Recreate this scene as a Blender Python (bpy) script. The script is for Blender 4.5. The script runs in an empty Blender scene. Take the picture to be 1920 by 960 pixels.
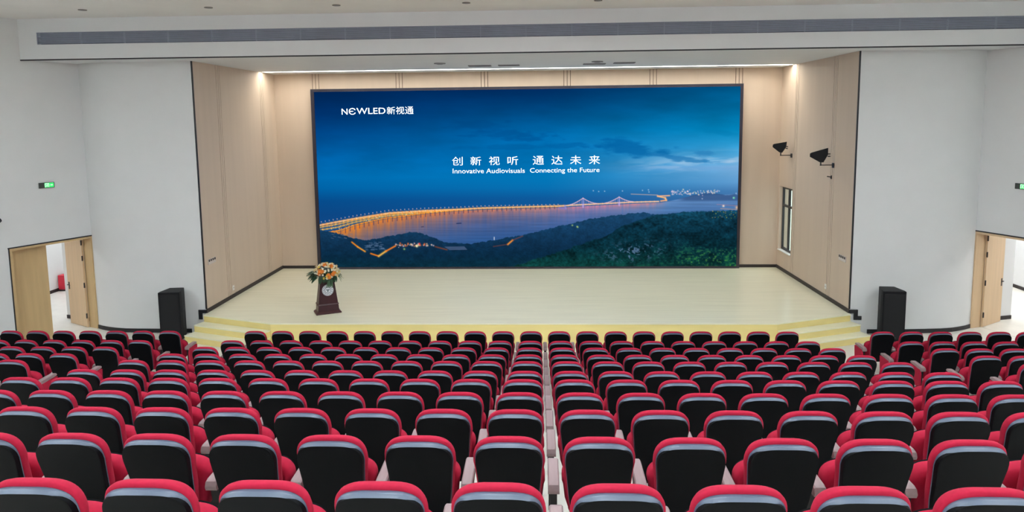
import bpy, math, random
import numpy as np
from mathutils import Vector, Matrix

scene = bpy.context.scene
col = scene.collection
random.seed(7)
R = math.radians

# ------------------------------------------------------------------ camera
F_PX, CY_PX, PITCH, YAW, ROLL, CAM_Z = 1300.0, 366.49, .1109, -.0415, -.0115, 5.2287
fw = Vector((math.sin(YAW) * math.cos(PITCH), math.cos(YAW) * math.cos(PITCH), -math.sin(PITCH)))
rt = Vector((math.cos(YAW), -math.sin(YAW), 0))
up = rt.cross(fw)
rt2 = math.cos(ROLL) * rt + math.sin(ROLL) * up
up2 = -math.sin(ROLL) * rt + math.cos(ROLL) * up
cam_data = bpy.data.cameras.new('camera')
cam = bpy.data.objects.new('camera', cam_data)
col.objects.link(cam)
cam.matrix_world = Matrix(((rt2.x, up2.x, -fw.x, 0), (rt2.y, up2.y, -fw.y, 0), (rt2.z, up2.z, -fw.z, CAM_Z), (0, 0, 0, 1)))
cam_data.sensor_width = 36
cam_data.lens = F_PX / 1920 * 36
cam_data.shift_y = -(480 - CY_PX) / 1920
cam_data.clip_end = 200
scene.camera = cam


def in_frame(x, y, z, m=0, mv=0):
    v = Vector((x, y, z - CAM_Z))
    d = v.dot(fw)
    if d < .3:
        return False
    px = 960 + F_PX * v.dot(rt2) / d
    py = CY_PX - F_PX * v.dot(up2) / d
    return -m < px < 1920 + m and -mv < py < 960 + mv


# ------------------------------------------------------------------ world, exposure
world = bpy.data.worlds.new('world')
scene.world = world
world.use_nodes = True
bg = world.node_tree.nodes['Background']
bg.inputs[0].default_value = (.80, .90, 1.0, 1)
bg.inputs[1].default_value = 5.0
scene.view_settings.view_transform = 'Standard'
scene.view_settings.look = 'None'
scene.view_settings.exposure = 0.0
scene.view_settings.gamma = 1.0
scene.view_settings.use_curve_mapping = False
scene.cycles.use_denoising = True
scene.cycles.max_bounces = 8
scene.cycles.diffuse_bounces = 5

ADDED_HALL_LIGHT = 26.0      # emission of the added hanging panels in the hall
CORRIDOR_LIGHT = 48.0
COVE_LIGHT = 28.0


# ------------------------------------------------------------------ materials
def lin(c):
    return tuple((v / 12.92 if v <= .04045 else ((v + .055) / 1.055) ** 2.4) for v in (x / 255 for x in c))


def mat(name, rgb, rough=.6, noise=0, scale=8, stretch=(1, 1, 1), spec=.5, metal=0, emit=None, estr=0, bump=0, sheen=0):
    m = bpy.data.materials.new(name)
    m.use_nodes = True
    nt = m.node_tree
    b = nt.nodes['Principled BSDF']
    c = lin(rgb)
    b.inputs['Base Color'].default_value = (*c, 1)
    b.inputs['Roughness'].default_value = rough
    b.inputs['Metallic'].default_value = metal
    b.inputs['Specular IOR Level'].default_value = spec
    if sheen:
        b.inputs['Sheen Weight'].default_value = sheen
        b.inputs['Sheen Roughness'].default_value = .5
    if emit is not None:
        b.inputs['Emission Color'].default_value = (*lin(emit), 1)
        b.inputs['Emission Strength'].default_value = estr
    if noise or bump:
        tc = nt.nodes.new('ShaderNodeTexCoord')
        mp = nt.nodes.new('ShaderNodeMapping')
        mp.inputs['Scale'].default_value = stretch
        nz = nt.nodes.new('ShaderNodeTexNoise')
        nz.inputs['Scale'].default_value = scale
        nz.inputs['Detail'].default_value = 5
        nt.links.new(tc.outputs['Object'], mp.inputs[0])
        nt.links.new(mp.outputs[0], nz.inputs['Vector'])
        if noise:
            cr = nt.nodes.new('ShaderNodeValToRGB')
            cr.color_ramp.elements[0].position = .3
            cr.color_ramp.elements[1].position = .7
            cr.color_ramp.elements[0].color = (*[max(0, v * (1 - noise)) for v in c], 1)
            cr.color_ramp.elements[1].color = (*[min(1, v * (1 + noise)) for v in c], 1)
            nt.links.new(nz.outputs[0], cr.inputs[0])
            nt.links.new(cr.outputs[0], b.inputs['Base Color'])
        if bump:
            bp = nt.nodes.new('ShaderNodeBump')
            bp.inputs['Strength'].default_value = bump
            bp.inputs['Distance'].default_value = .01
            nt.links.new(nz.outputs[0], bp.inputs['Height'])
            nt.links.new(bp.outputs[0], b.inputs['Normal'])
    return m


M = {}
M['white_wall'] = mat('white_wall', (222, 222, 221), .8, .015, 2)
M['ceiling'] = mat('ceiling_paint', (236, 234, 230), .9, .02, 1.5)
M['beam'] = mat('beam_paint', (226, 227, 228), .8, .012, 2)
M['panel'] = mat('wood_panel', (202, 182, 163), .55, .035, 3, (1.2, 1.2, .06))
M['groove'] = mat('groove_dark', (86, 70, 60), .8, .05)
M['hall_floor'] = mat('hall_floor', (220, 215, 204), .45, .05, 2.5)
M['corridor_floor'] = mat('corridor_floor', (214, 212, 205), .35, .05, 3)
M['deck'] = mat('stage_deck', (238, 234, 207), .22, .045, 2.2, (.25, 5, 1), spec=.5)
M['riser'] = mat('stage_riser', (232, 212, 140), .45, .04, 2, (.3, 4, 4))
M['dark_trim'] = mat('dark_trim', (46, 38, 38), .5, .08, 6)
M['black_trim'] = mat('black_trim', (30, 30, 34), .5, .06, 6)
M['door_wood'] = mat('door_wood', (196, 166, 120), .5, .06, 2.2, (5, 5, .35))
M['door_wood_pale'] = mat('door_leaf_wood', (206, 176, 140), .5, .05, 2.2, (5, 5, .35))
M['steel'] = mat('dark_steel', (70, 66, 66), .35, .05, metal=.8)
M['red'] = mat('red_fabric', (167, 20, 52), .88, .07, 40, spec=.3)
M['shell'] = mat('black_shell', (7, 8, 11), .5, .08, 9, spec=.1)
M['edge'] = mat('grey_edge', (74, 86, 106), .42, .05, 10, spec=.8)  # grey-blue colour imitating ceiling light reflected on the black shell's bevel
M['arm'] = mat('armrest_wood', (142, 119, 120), .55, .07, 6, (6, 1, 6))
M['support'] = mat('chair_support', (26, 22, 24), .6, .08, 9)
M['screen_frame'] = mat('screen_frame', (52, 50, 62), .3, .08, 3, metal=.3)
M['grille'] = mat('grille_metal', (146, 152, 170), .5, .05, 4)
M['grille_dark'] = mat('grille_back', (62, 66, 80), .8, .05, 4)
M['vent'] = mat('vent_grey', (132, 130, 132), .6, .05, 4)
M['speaker'] = mat('speaker_black', (13, 13, 18), .6, .08, 12, spec=.25, bump=.3)
M['speaker_grille'] = mat('speaker_grille', (8, 8, 12), .8, .2, 160)
M['cherry'] = mat('cherry_wood', (54, 20, 27), .38, .12, 4, (5, 5, .5))
M['cherry_edge'] = mat('cherry_moulding', (62, 26, 28), .45, .12, 4)
M['dial'] = mat('dial_white', (214, 214, 220), .5, .03, 20)
M['dial_grey'] = mat('dial_grey', (98, 110, 112), .5, .05, 20)
M['leaf'] = mat('leaf_green', (34, 68, 44), .5, .25, 14)
M['frond'] = mat('frond_green', (82, 112, 82), .6, .25, 14)
M['fl_white'] = mat('petal_white', (236, 232, 214), .6, .04, 30)
M['fl_cream'] = mat('petal_cream', (226, 206, 158), .6, .06, 30)
M['fl_yellow'] = mat('petal_yellow', (224, 196, 84), .6, .06, 30)
M['fl_orange'] = mat('petal_orange', (226, 136, 48), .6, .08, 30)
M['white_plastic'] = mat('white_plastic', (228, 226, 222), .4, .02, 20)
M['plate_grey'] = mat('plate_grey', (206, 196, 190), .4, .02, 20)
M['fire_red'] = mat('fire_box_red', (200, 40, 62), .5, .06, 8)
M['sign_dark'] = mat('sign_dark', (58, 62, 58), .5, .06, 20)
M['sign_green'] = mat('sign_green', (40, 200, 90), .5, .05, 20, emit=(60, 225, 120), estr=.8)
M['sign_white'] = mat('sign_white', (220, 250, 225), .5, .02, 20, emit=(205, 250, 215), estr=.8)
M['lamp'] = mat('lamp_diffuser', (240, 240, 240), .5, .01, 4, emit=(231, 245, 255), estr=ADDED_HALL_LIGHT)
M['lamp_corr'] = mat('lamp_diffuser_corridor', (240, 240, 240), .5, .01, 4, emit=(246, 250, 255), estr=CORRIDOR_LIGHT)
M['cove'] = mat('cove_strip', (240, 240, 240), .5, .01, 4, emit=(255, 252, 240), estr=COVE_LIGHT)
M['lamp_frame'] = mat('lamp_frame', (225, 225, 225), .5, .02, 4)
M['downlight'] = mat('downlight_dark', (120, 112, 104), .5, .05, 8)
M['window_frame'] = mat('window_frame', (44, 44, 48), .4, .06, 8)
M['concrete'] = mat('outdoor_paving', (150, 152, 136), .8, .08, 3)
M['letters'] = mat('screen_letters', (235, 240, 245), .5, .005, 4, emit=(232, 240, 247), estr=.9)

g = bpy.data.materials.new('window_glass')
g.use_nodes = True
nt = g.node_tree
for n in list(nt.nodes):
    nt.nodes.remove(n)
o_ = nt.nodes.new('ShaderNodeOutputMaterial')
mx = nt.nodes.new('ShaderNodeMixShader')
tr = nt.nodes.new('ShaderNodeBsdfTransparent')
gl = nt.nodes.new('ShaderNodeBsdfGlossy')
gl.inputs['Roughness'].default_value = .03
tr.inputs[0].default_value = (.86, .90, .86, 1)
mx.inputs[0].default_value = .07
nt.links.new(tr.outputs[0], mx.inputs[1])
nt.links.new(gl.outputs[0], mx.inputs[2])
nt.links.new(mx.outputs[0], o_.inputs[0])
M['glass'] = g


# ------------------------------------------------------------------ mesh helpers
class MB:
    def __init__(self):
        self.v, self.f = [], []

    def add(self, vs, fs):
        b = len(self.v)
        self.v += [tuple(p) for p in vs]
        self.f += [tuple(i + b for i in q) for q in fs]
        return self

    def box(self, x0, x1, y0, y1, z0, z1, X=None):
        vs = [Vector((x, y, z)) for z in (z0, z1) for y in (y0, y1) for x in (x0, x1)]
        if X is not None:
            vs = [X @ p for p in vs]
        return self.add(vs, [(0, 2, 3, 1), (4, 5, 7, 6), (0, 1, 5, 4), (2, 6, 7, 3), (0, 4, 6, 2), (1, 3, 7, 5)])

    def prism(self, poly, z0, z1):
        """polygon in plan (counter-clockwise), extruded in z"""
        n = len(poly)
        vs = [(p[0], p[1], z0) for p in poly] + [(p[0], p[1], z1) for p in poly]
        fs = [tuple(reversed(range(n))), tuple(range(n, 2 * n))]
        fs += [(i, (i + 1) % n, n + (i + 1) % n, n + i) for i in range(n)]
        return self.add(vs, fs)

    def tube(self, p, q, r, n=8, r2=None):
        p, q = Vector(p), Vector(q)
        d = (q - p).normalized()
        a = d.orthogonal().normalized()
        b = d.cross(a)
        r2 = r if r2 is None else r2
        vs = [p + (a * math.cos(t) + b * math.sin(t)) * r for t in (i * 2 * math.pi / n for i in range(n))]
        vs += [q + (a * math.cos(t) + b * math.sin(t)) * r2 for t in (i * 2 * math.pi / n for i in range(n))]
        fs = [tuple(reversed(range(n))), tuple(range(n, 2 * n))]
        fs += [(i, (i + 1) % n, n + (i + 1) % n, n + i) for i in range(n)]
        return self.add(vs, fs)

    def rings(self, rings):
        """closed loft through rings of equal length, capped at both ends"""
        n = len(rings[0])
        vs = [p for r_ in rings for p in r_]
        fs = [tuple(reversed(range(n)))]
        for k in range(len(rings) - 1):
            for i in range(n):
                j = (i + 1) % n
                fs.append((k * n + i, k * n + j, (k + 1) * n + j, (k + 1) * n + i))
        fs.append(tuple(range((len(rings) - 1) * n, len(rings) * n)))
        return self.add(vs, fs)

    def mesh(self, name, material, smooth=False, angle=35):
        me = bpy.data.meshes.new(name)
        me.from_pydata(self.v, [], self.f)
        me.materials.append(material)
        me.validate()
        me.update()
        if smooth:
            me.polygons.foreach_set('use_smooth', [True] * len(me.polygons))
            me.set_sharp_from_angle(angle=R(angle))
        return me

    def build(self, name, material, parent=None, smooth=False, angle=35, bevel=0):
        return link(name, self.mesh(name, material, smooth, angle), parent, bevel)


def link(name, me, parent=None, bevel=0):
    o = bpy.data.objects.new(name, me)
    col.objects.link(o)
    if parent is not None:
        o.parent = parent
    if bevel:
        bv = o.modifiers.new('bevel', 'BEVEL')
        bv.width = bevel
        bv.segments = 2
    return o


def tag(o, label=None, cat=None, group=None, kind=None):
    if label:
        o['label'] = label
    if cat:
        o['category'] = cat
    if group:
        o['group'] = group
    if kind:
        o['kind'] = kind
    return o


def empty(name, loc=(0, 0, 0), rz=0):
    o = bpy.data.objects.new(name, None)
    o.empty_display_size = .2
    col.objects.link(o)
    o.location = loc
    o.rotation_euler = (0, 0, rz)
    return o


def struct(o, label):
    return tag(o, label, None, None, 'structure')


def frame2(p, q, nside):
    """matrix: x along p->q, y along the normal on side nside, z up"""
    p, q = Vector((p[0], p[1], 0)), Vector((q[0], q[1], 0))
    d = (q - p).normalized()
    n = Vector((-d.y, d.x, 0)) * nside
    return Matrix(((d.x, n.x, 0, p.x), (d.y, n.y, 0, p.y), (0, 0, 1, 0), (0, 0, 0, 1))), (q - p).length


def wall_boxes(mb, X, length, t, z0, z1, holes=()):
    """wall in local x 0..length, thickness 0..t in local y, with door or window holes (x0,x1,za,zb)"""
    xs = sorted({0, length, *[h[0] for h in holes], *[h[1] for h in holes]})
    for a, b in zip(xs[:-1], xs[1:]):
        hs = [h for h in holes if h[0] <= a + 1e-6 and h[1] >= b - 1e-6]
        if not hs:
            mb.box(a, b, 0, t, z0, z1, X)
        for h in hs:
            if h[2] > z0 + 1e-6:
                mb.box(a, b, 0, t, z0, h[2], X)
            if h[3] < z1 - 1e-6:
                mb.box(a, b, 0, t, h[3], z1, X)


# ------------------------------------------------------------------ dimensions read from the photograph
SL, SR = -8.315, 7.356            # inner faces of the stage side walls
YF, YB = 16.51, 21.65             # mouth of the stage, back wall
ZS = .5                           # stage height
ZH = 6.675                        # underside of the beam and stage ceiling
ZC = 7.60                         # hall ceiling
YH = 15.65                        # face of the beam
CL, CR = Vector((-11.341, 16.85)), Vector((10.476, 16.949))      # far corners of the side walls
DL = Vector((-12.12 + 11.341, 15.10 - 16.85)).normalized()        # along the walls, away from the stage
DR = Vector((10.898 - 10.476, 15.902 - 16.949)).normalized()
YBACK = -4.0
ROW_Y = [13.4207 - k * 1.0376 for k in range(15)]
TOPS = [-4.2087, -4.0652, -3.8404, -3.5988, -3.3316, -3.0805, -2.7843, -2.5075, -2.2212, -1.9444, -1.6772]
ROW_Z = [t - TOPS[0] for t in TOPS]
while len(ROW_Z) < 15:
    ROW_Z.append(ROW_Z[-1] + .27)
CHAIR_H = 1.02


def side_x(c, d, y):
    return c.x + d.x * (y - c.y) / d.y


# ------------------------------------------------------------------ floor with tiers
mb = MB()
mb.box(-24, 22, ROW_Y[0] - .14, 24.5, -.3, 0)
for k in range(1, 15):
    ya = ROW_Y[k - 1] - .14
    yb = ROW_Y[k] - .14 if k < 14 else YBACK - .3
    if yb < ya:
        mb.box(-24, 22, yb, ya, -.3, ROW_Z[k])
struct(mb.build('floor', M['hall_floor']), 'pale beige hall floor rising in tiers under the chairs')

# ------------------------------------------------------------------ ceiling and walls of the hall
mb = MB()
mb.box(-24, 22, YBACK - .3, 16.9, ZC, ZC + .25)
struct(mb.build('ceiling', M['ceiling']), 'plain off white hall ceiling')

WT = .30
doors = {}
for side, C, D, ns in (('left', CL, DL, 1), ('right', CR, DR, -1)):
    endp = Vector((side_x(C, D, YBACK), YBACK))
    X, L = frame2(C, endp, -ns)     # local y points out of the hall
    mb = MB()
    DW = 1.915
    wall_boxes(mb, X, L, WT, 0, ZC, [(.0, DW, 0, 2.395)])
    struct(mb.build('wall_' + side, M['white_wall']), 'white painted side wall with a doorway on the %s' % ('lectern side' if side == 'left' else 'window side'))
    doors[side] = (X, DW)
mb = MB()
mb.box(-24, 22, YBACK - .3, YBACK, 0, ZC)
struct(mb.build('wall_back', M['white_wall']), 'plain white rear wall of the hall')

# front walls beside the stage, bent forward from the corner
fl = [(CL.x, CL.y), (-11.15, 16.74), (-10.93, 16.645), (-10.70, 16.575), (-10.45, 16.525), (-10.1, 16.505), (-9.58, 16.50), (SL - .012, 16.50)]
fr = [(CR.x, CR.y), (10.26, 16.82), (10.06, 16.725), (9.86, 16.645), (9.55, 16.58), (9.22, 16.545), (8.7, 16.52), (SR + .012, 16.505)]
for side, pts, sg in (('left', fl, 1), ('right', fr, -1)):
    n = len(pts)
    back = [(pts[i][0], pts[i][1] + .28) for i in reversed(range(1, n))]
    back.append((pts[0][0] + .3 * sg, pts[0][1] + .35))
    poly = pts + back
    if sg < 0:
        poly = list(reversed(poly))
    mb = MB().prism(poly, 0, ZC)
    struct(mb.build('wall_front_' + side, M['white_wall'], smooth=True, angle=20), 'white wall beside the stage mouth, %s' % ('lectern side' if sg > 0 else 'window side'))
    # skirting along its foot
    out = [(p[0], p[1] - .018) for p in pts]
    end = -8.72 if sg > 0 else 7.80
    keep = [p for p in pts if (p[0] < end if sg > 0 else p[0] > end)] + [(end, 16.503)]
    outk = [(p[0], p[1] - .018) for p in keep]
    poly = outk + list(reversed([(p[0], p[1] - .001) for p in keep]))
    if sg < 0:
        poly = list(reversed(poly))
    struct(MB().prism(poly, 0, .10).build('baseboard_front_' + side, M['black_trim']), 'dark skirting along the white front wall')

# dark edge strip of the stage mouth
for side, x in (('left', SL), ('right', SR)):
    sg = 1 if side == 'left' else -1
    mb = MB().box(min(x - .022 * sg, x + .004 * sg), max(x - .022 * sg, x + .004 * sg), YF - .022, YF + .02, ZS + .1, ZH)
    struct(mb.build('trim_1' if side == 'left' else 'trim_2', M['black_trim']), 'thin dark edge strip of the stage mouth')

# ------------------------------------------------------------------ beam over the stage mouth
XL0, XR0 = side_x(CL, DL, YH) - .1, side_x(CR, DR, YH) + .1
GZ0, GZ1, GX0, GX1 = 7.02, 7.29, -11.445, 10.85
mb = MB()
mb.box(XL0, XR0, YH, 16.85, ZH, GZ0)
mb.box(XL0, XR0, YH, 16.85, GZ1, ZC)
mb.box(XL0, GX0, YH, 16.85, GZ0, GZ1)
mb.box(GX1, XR0, YH, 16.85, GZ0, GZ1)
mb.box(GX0, GX1, YH + .14, 16.85, GZ0, GZ1)
struct(mb.build('ceiling_beam', M['beam']), 'white box beam across the hall above the stage mouth')
struct(MB().box(XL0, XR0, YH - .006, YH + .02, ZH - .012, ZH + .016).build('trim_3', M['black_trim']), 'thin dark line along the lower edge of the beam')

gr = empty('air_grille', (0, YH, GZ0))
tag(gr, 'long grey slatted air grille set in the white beam', 'air grille')
zc0 = lambda z: z - GZ0
mb = MB()
mb.box(GX0, GX1, .125, .139, 0, GZ1 - GZ0)
mb.build('back_plate', M['grille_dark'], gr)
mb = MB()
mb.box(GX0, GX1, -.006, .03, 0, .004)
mb.box(GX0, GX1, -.006, .03, GZ1 - GZ0 - .012, GZ1 - GZ0)
mb.box(GX0, GX0 + .02, -.006, .03, .012, GZ1 - GZ0 - .012)
mb.box(GX1 - .02, GX1, -.006, .03, .012, GZ1 - GZ0 - .012)
mb.build('frame', M['grille'], gr)
mb = MB()
for i in range(9):
    z = .018 + i * .0268
    mb.box(GX0 + .02, GX1 - .02, .0, .02, z, z + .0185)
tag(mb.build('slats', M['grille'], gr), 'fine horizontal grey slats', kind='stuff')
dv = MB().box(-.006, .006, .002, .06, .012, GZ1 - GZ0 - .012).mesh('divider', M['grille'])
for i in range(1, 22):
    link('divider', dv, gr).location = (GX0 + (GX1 - GX0) * i / 22, 0, 0)

# ------------------------------------------------------------------ stage ceiling with cove
YC, YC2 = 20.50, 20.74
mb = MB()
mb.box(SL, SR, 16.85, YC, ZH, ZH + .30)
mb.box(SL, SR, YC2, YB, ZH, ZH + .30)
mb.box(SL, SR, YC, YC2, ZH + .10, ZH + .30)
struct(mb.build('ceiling_stage', M['beam']), 'white stage ceiling with a lit slot before the back wall')
t = empty('linear_light', (0, (YC + YC2) / 2, ZH))
tag(t, 'long glowing linear light in the stage ceiling slot above the screen', 'linear light')
MB().box(SL + .01, SR - .01, -.115, .115, .045, .099).build('channel', M['lamp_frame'], t)
MB().box(SL + .12, SR - .12, -.10, .10, .018, .044).build('diffuser', M['cove'], t)


def vent(x0, x1, y0, y1, label):
    o = empty('ceiling_vent', ((x0 + x1) / 2, (y0 + y1) / 2, ZH - .002))
    tag(o, label, 'vent', 'air vents in the stage ceiling')
    w, d = (x1 - x0) / 2, (y1 - y0) / 2
    m = MB()
    m.box(-w, w, -d, -d + .03, -.02, 0).box(-w, w, d - .03, d, -.02, 0)
    m.box(-w, -w + .03, -d + .03, d - .03, -.02, 0).box(w - .03, w, -d + .03, d - .03, -.02, 0)
    m.build('frame', M['vent'], o)
    m = MB()
    for i in range(7):
        y = -d + .05 + i * (2 * d - .1) / 6
        m.box(-w + .03, w - .03, y - .012, y + .012, -.016, -.004)
    tag(m.build('slats', M['vent'], o), 'thin grey vent slats', kind='stuff')
    MB().box(-w + .03, w - .03, -d + .03, d - .03, -.003, 0).build('back_plate', M['grille_dark'], o)


vent(-1.95, -1.33, 19.08, 19.40, 'grey air vent in stage ceiling, first of four from lectern side')
vent(-1.13, -.55, 19.06, 19.36, 'grey air vent in stage ceiling, second of four from lectern side')
vent(1.18, 1.78, 19.02, 19.32, 'grey air vent in stage ceiling, third of four from lectern side')
vent(1.98, 2.54, 18.78, 19.08, 'grey air vent in stage ceiling, last of four from lectern side')
for x, y, lb in ((-2.6, 18.24, 'small flat ceiling disc above the stage on the lectern side'), (1.5, 18.4, 'small flat ceiling disc above the stage between the vents')):
    o = empty('ceiling_disc', (x, y, ZH))
    tag(o, lb, 'ceiling fitting', 'small round fittings in the stage ceiling')
    MB().tube((0, 0, 0), (0, 0, -.02), .15, 20).build('flange', M['vent'], o)
    MB().tube((0, 0, -.021), (0, 0, -.035), .10, 20, .07).build('cap', M['vent'], o)

# ------------------------------------------------------------------ stage back and side walls, clad in panels
bw = struct(MB().box(SL - .3, SR + .3, YB + .02, YB + .3, 0, ZH + .7).build('wall_stage_back', M['groove']), 'stage back wall clad in pale wood panels')


def clad(parent, edges, z0, z1, place, holes=()):
    """wide panels and narrow battens between groove bundles; place(a0,a1,z0,z1)->box args"""
    g_ = .018
    names = []
    for i in range(len(edges) - 1):
        a, b = edges[i], edges[i + 1]
        lo = a + (.11 if i > 0 else 0)
        hi = b - (.11 if i < len(edges) - 2 else 0)
        segs = [('panel', lo, hi)]
        if i < len(edges) - 2:
            segs += [('batten', b - .11 + g_, b - g_ / 2), ('batten', b + g_ / 2, b + .11 - g_)]
        for nm, p, q in segs:
            zs = [(z0, z1)]
            for h in holes:
                if p < h[1] - .01 and q > h[0] + .01:
                    zs = [(z0, h[2]), (h[3], z1)]
                    if p < h[0] - .02:
                        MB().box(*place(p, h[0], h[2], h[3])).build(nm, M['panel'], parent)
                    if q > h[1] + .02:
                        MB().box(*place(h[1], q, h[2], h[3])).build(nm, M['panel'], parent)
            for za, zb in zs:
                MB().box(*place(p, q, za, zb)).build(nm, M['panel'], parent)


clad(bw, [SL, -7.0, -4.37, -1.71, .84, 3.47, 6.07, SR], ZS, ZH, lambda a, b, z0, z1: (a, b, YB, YB + .02, z0, z1))
wl = struct(MB().box(SL - .3, SL - .02, YF + .0, YB + .3, 0, ZH + .7).build('wall_stage_left', M['groove']), 'stage side wall clad in wood panels on the lectern side')
clad(wl, [YF + .02, 17.82, 20.62, YB], ZS, ZH, lambda a, b, z0, z1: (SL - .02, SL, a, b, z0, z1))
WY0, WY1, WZ0, WZ1 = 20.46, 21.55, 1.09, 3.09
mb = MB()
wall_boxes(mb, Matrix.Translation((SR + .02, YF, 0)) @ Matrix(((0, 1, 0, 0), (1, 0, 0, 0), (0, 0, 1, 0), (0, 0, 0, 1))), YB + .3 - YF, .28, 0, ZH + .7,
           [(WY0 - YF, WY1 - YF, WZ0, WZ1)])
wr = struct(mb.build('wall_stage_right', M['groove']), 'stage side wall clad in wood panels with a narrow window')
clad(wr, [YF + .02, 17.76, 20.34, YB], ZS, ZH, lambda a, b, z0, z1: (SR, SR + .02, a, b, z0, z1), [(WY0, WY1, WZ0, WZ1)])

# window of the stage side wall
wn = empty('window_1', (SR, (WY0 + WY1) / 2, WZ0))
struct(wn, 'narrow dark framed window in the stage side wall')
wd = (WY1 - WY0) / 2
hh = WZ1 - WZ0
mb = MB()
mb.box(.001, .30, -wd, -wd + .02, 0, hh).box(.001, .30, wd - .02, wd, 0, hh).box(.001, .30, -wd + .02, wd - .02, hh - .02, hh)
mb.build('reveal', M['panel'], wn)
MB().box(-.03, .30, -wd + .02, wd - .02, 0, .025).build('window_sill', M['white_plastic'], wn)
mb = MB()
fx0, fx1 = .09, .15
w2 = wd - .02
mb.box(fx0, fx1, -w2, -w2 + .045, .025, hh - .02).box(fx0, fx1, w2 - .045, w2, .025, hh - .02)
mb.box(fx0, fx1, -w2 + .045, w2 - .045, .025, .095).box(fx0, fx1, -w2 + .045, w2 - .045, hh - .09, hh - .02)
mb.build('window_frame', M['window_frame'], wn)
MB().box(fx0, fx1, -.03, .03, .095, hh - .09).build('mullion', M['window_frame'], wn)
for a, b in ((-w2 + .045, -.03), (.03, w2 - .045)):
    MB().box(fx0, fx1, a, b, hh * .68, hh * .68 + .07).build('transom', M['window_frame'], wn)
    MB().box(.118, .122, a, b, .095, hh * .68).build('pane', M['glass'], wn)
    MB().box(.118, .122, a, b, hh * .68 + .07, hh - .09).build('pane', M['glass'], wn)

# skirting on the stage
for nm, b in (('baseboard_stage_back', (SL, SR, YB - .018, YB, ZS, ZS + .09)), ('baseboard_stage_left', (SL, SL + .018, YF - .02, YB - .018, ZS, ZS + .10)),
              ('baseboard_stage_right', (SR - .018, SR, YF - .02, YB - .018, ZS, ZS + .10))):
    struct(MB().box(*b).build(nm, M['dark_trim']), 'dark skirting around the stage')

# ------------------------------------------------------------------ stage platform and corner steps
st = empty('stage', (0, 0, 0))
struct(st, 'raised pale wooden stage with corner steps')
A1, A2 = Vector((SL, 16.32)), Vector((-6.38, 15.625))
B1, B2 = Vector((SR, 16.40)), Vector((5.40, 15.65))
deck = [(SL, YB), (A1.x, A1.y), (A2.x, A2.y), (B2.x, B2.y), (B1.x, B1.y), (SR, YB)]
MB().prism(deck, ZS - .03, ZS).build('deck', M['deck'], st)
ins = lambda p: p
MB().prism([(SL, YB - .05), (A1.x, A1.y + .012), (A2.x + .005, A2.y + .014), (B2.x - .005, B2.y + .014), (B1.x, B1.y + .012), (SR, YB - .05)], 0.0, ZS - .03).build('riser', M['riser'], st)
for P, Q in ((A1, A2), (B2, B1)):
    d = (Q - P).normalized()
    nrm = Vector((d.y, -d.x))
    for i, (z0, z1) in enumerate(((.167, .333), (0, .167))):
        k0, k1 = 0.0, .30 * (i + 1)
        a, b = P + nrm * .002, Q + nrm * .002
        poly = [a, a + nrm * k1, b + nrm * k1, b]
        mb = MB().prism([tuple(p) for p in poly], z0, z1 - .025)
        s = mb.build('step', M['riser'], st)
        ov = .012
        poly = [a, a + nrm * (k1 + ov), b + nrm * (k1 + ov), b]
        MB().prism([tuple(p) for p in poly], z1 - .025, z1).build('tread', M['deck'], s)
# stepped black skirting on the white wall beside the steps
for side, sg, x in (('left', -1, SL), ('right', 1, SR)):
    mb = MB()
    for x0, x1, z0, z1 in ((.004, .20, ZS + .0, ZS + .085), (.11, .20, .345, ZS)) + (((.20, .29, .345, .43),) if sg > 0 else ()):
        mb.box(min(x + sg * x0, x + sg * x1), max(x + sg * x0, x + sg * x1), 16.47, 16.499, z0, z1)
    struct(mb.build('baseboard_steps_' + side, M['black_trim']), 'stepped black skirting on the white wall by the stage steps')

# ------------------------------------------------------------------ screen
scr = empty('led_screen', (0, 21.53, ZS))
tag(scr, 'huge dark framed screen showing a lit bridge over a blue bay at dusk', 'screen')
PX0, PX1, PZ0, PZ1 = -7.02, 6.08, .565, 6.11
OX0, OX1, OZ0, OZ1 = -7.125, 6.165, .50, 6.195
loc = lambda z: z - ZS
mb = MB()
mb.box(OX0, PX0, -.04, .10, loc(OZ0), loc(OZ1)).box(PX1, OX1, -.04, .10, loc(OZ0), loc(OZ1))
mb.box(PX0, PX1, -.04, .10, loc(OZ0), loc(PZ0)).box(PX0, PX1, -.04, .10, loc(PZ1), loc(OZ1))
mb.build('frame', M['screen_frame'], scr)
MB().box(PX0, PX1, .06, .10, loc(PZ0), loc(PZ1)).build('cabinet', M['black_trim'], scr)

# -- the picture the screen shows, painted point by point
NW, NH = 1100, 466
rng = np.random.default_rng(5)


def vnoise(x, y, seed):
    r_ = np.random.default_rng(seed)
    tab = r_.random((256, 256))
    xi, yi = np.floor(x).astype(int), np.floor(y).astype(int)
    fx, fy = x - xi, y - yi
    fx, fy = fx * fx * (3 - 2 * fx), fy * fy * (3 - 2 * fy)
    t = lambda a, b: tab[a % 256, b % 256]
    return (t(xi, yi) * (1 - fx) + t(xi + 1, yi) * fx) * (1 - fy) + (t(xi, yi + 1) * (1 - fx) + t(xi + 1, yi + 1) * fx) * fy


def fbm(x, y, seed, o=5):
    s, a, tot = 0, 1., 0.
    for i in range(o):
        s = s + a * vnoise(x * 2 ** i + 17.3 * i, y * 2 ** i + 5.1 * i, seed + i)
        tot += a
        a *= .5
    return s / tot


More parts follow.
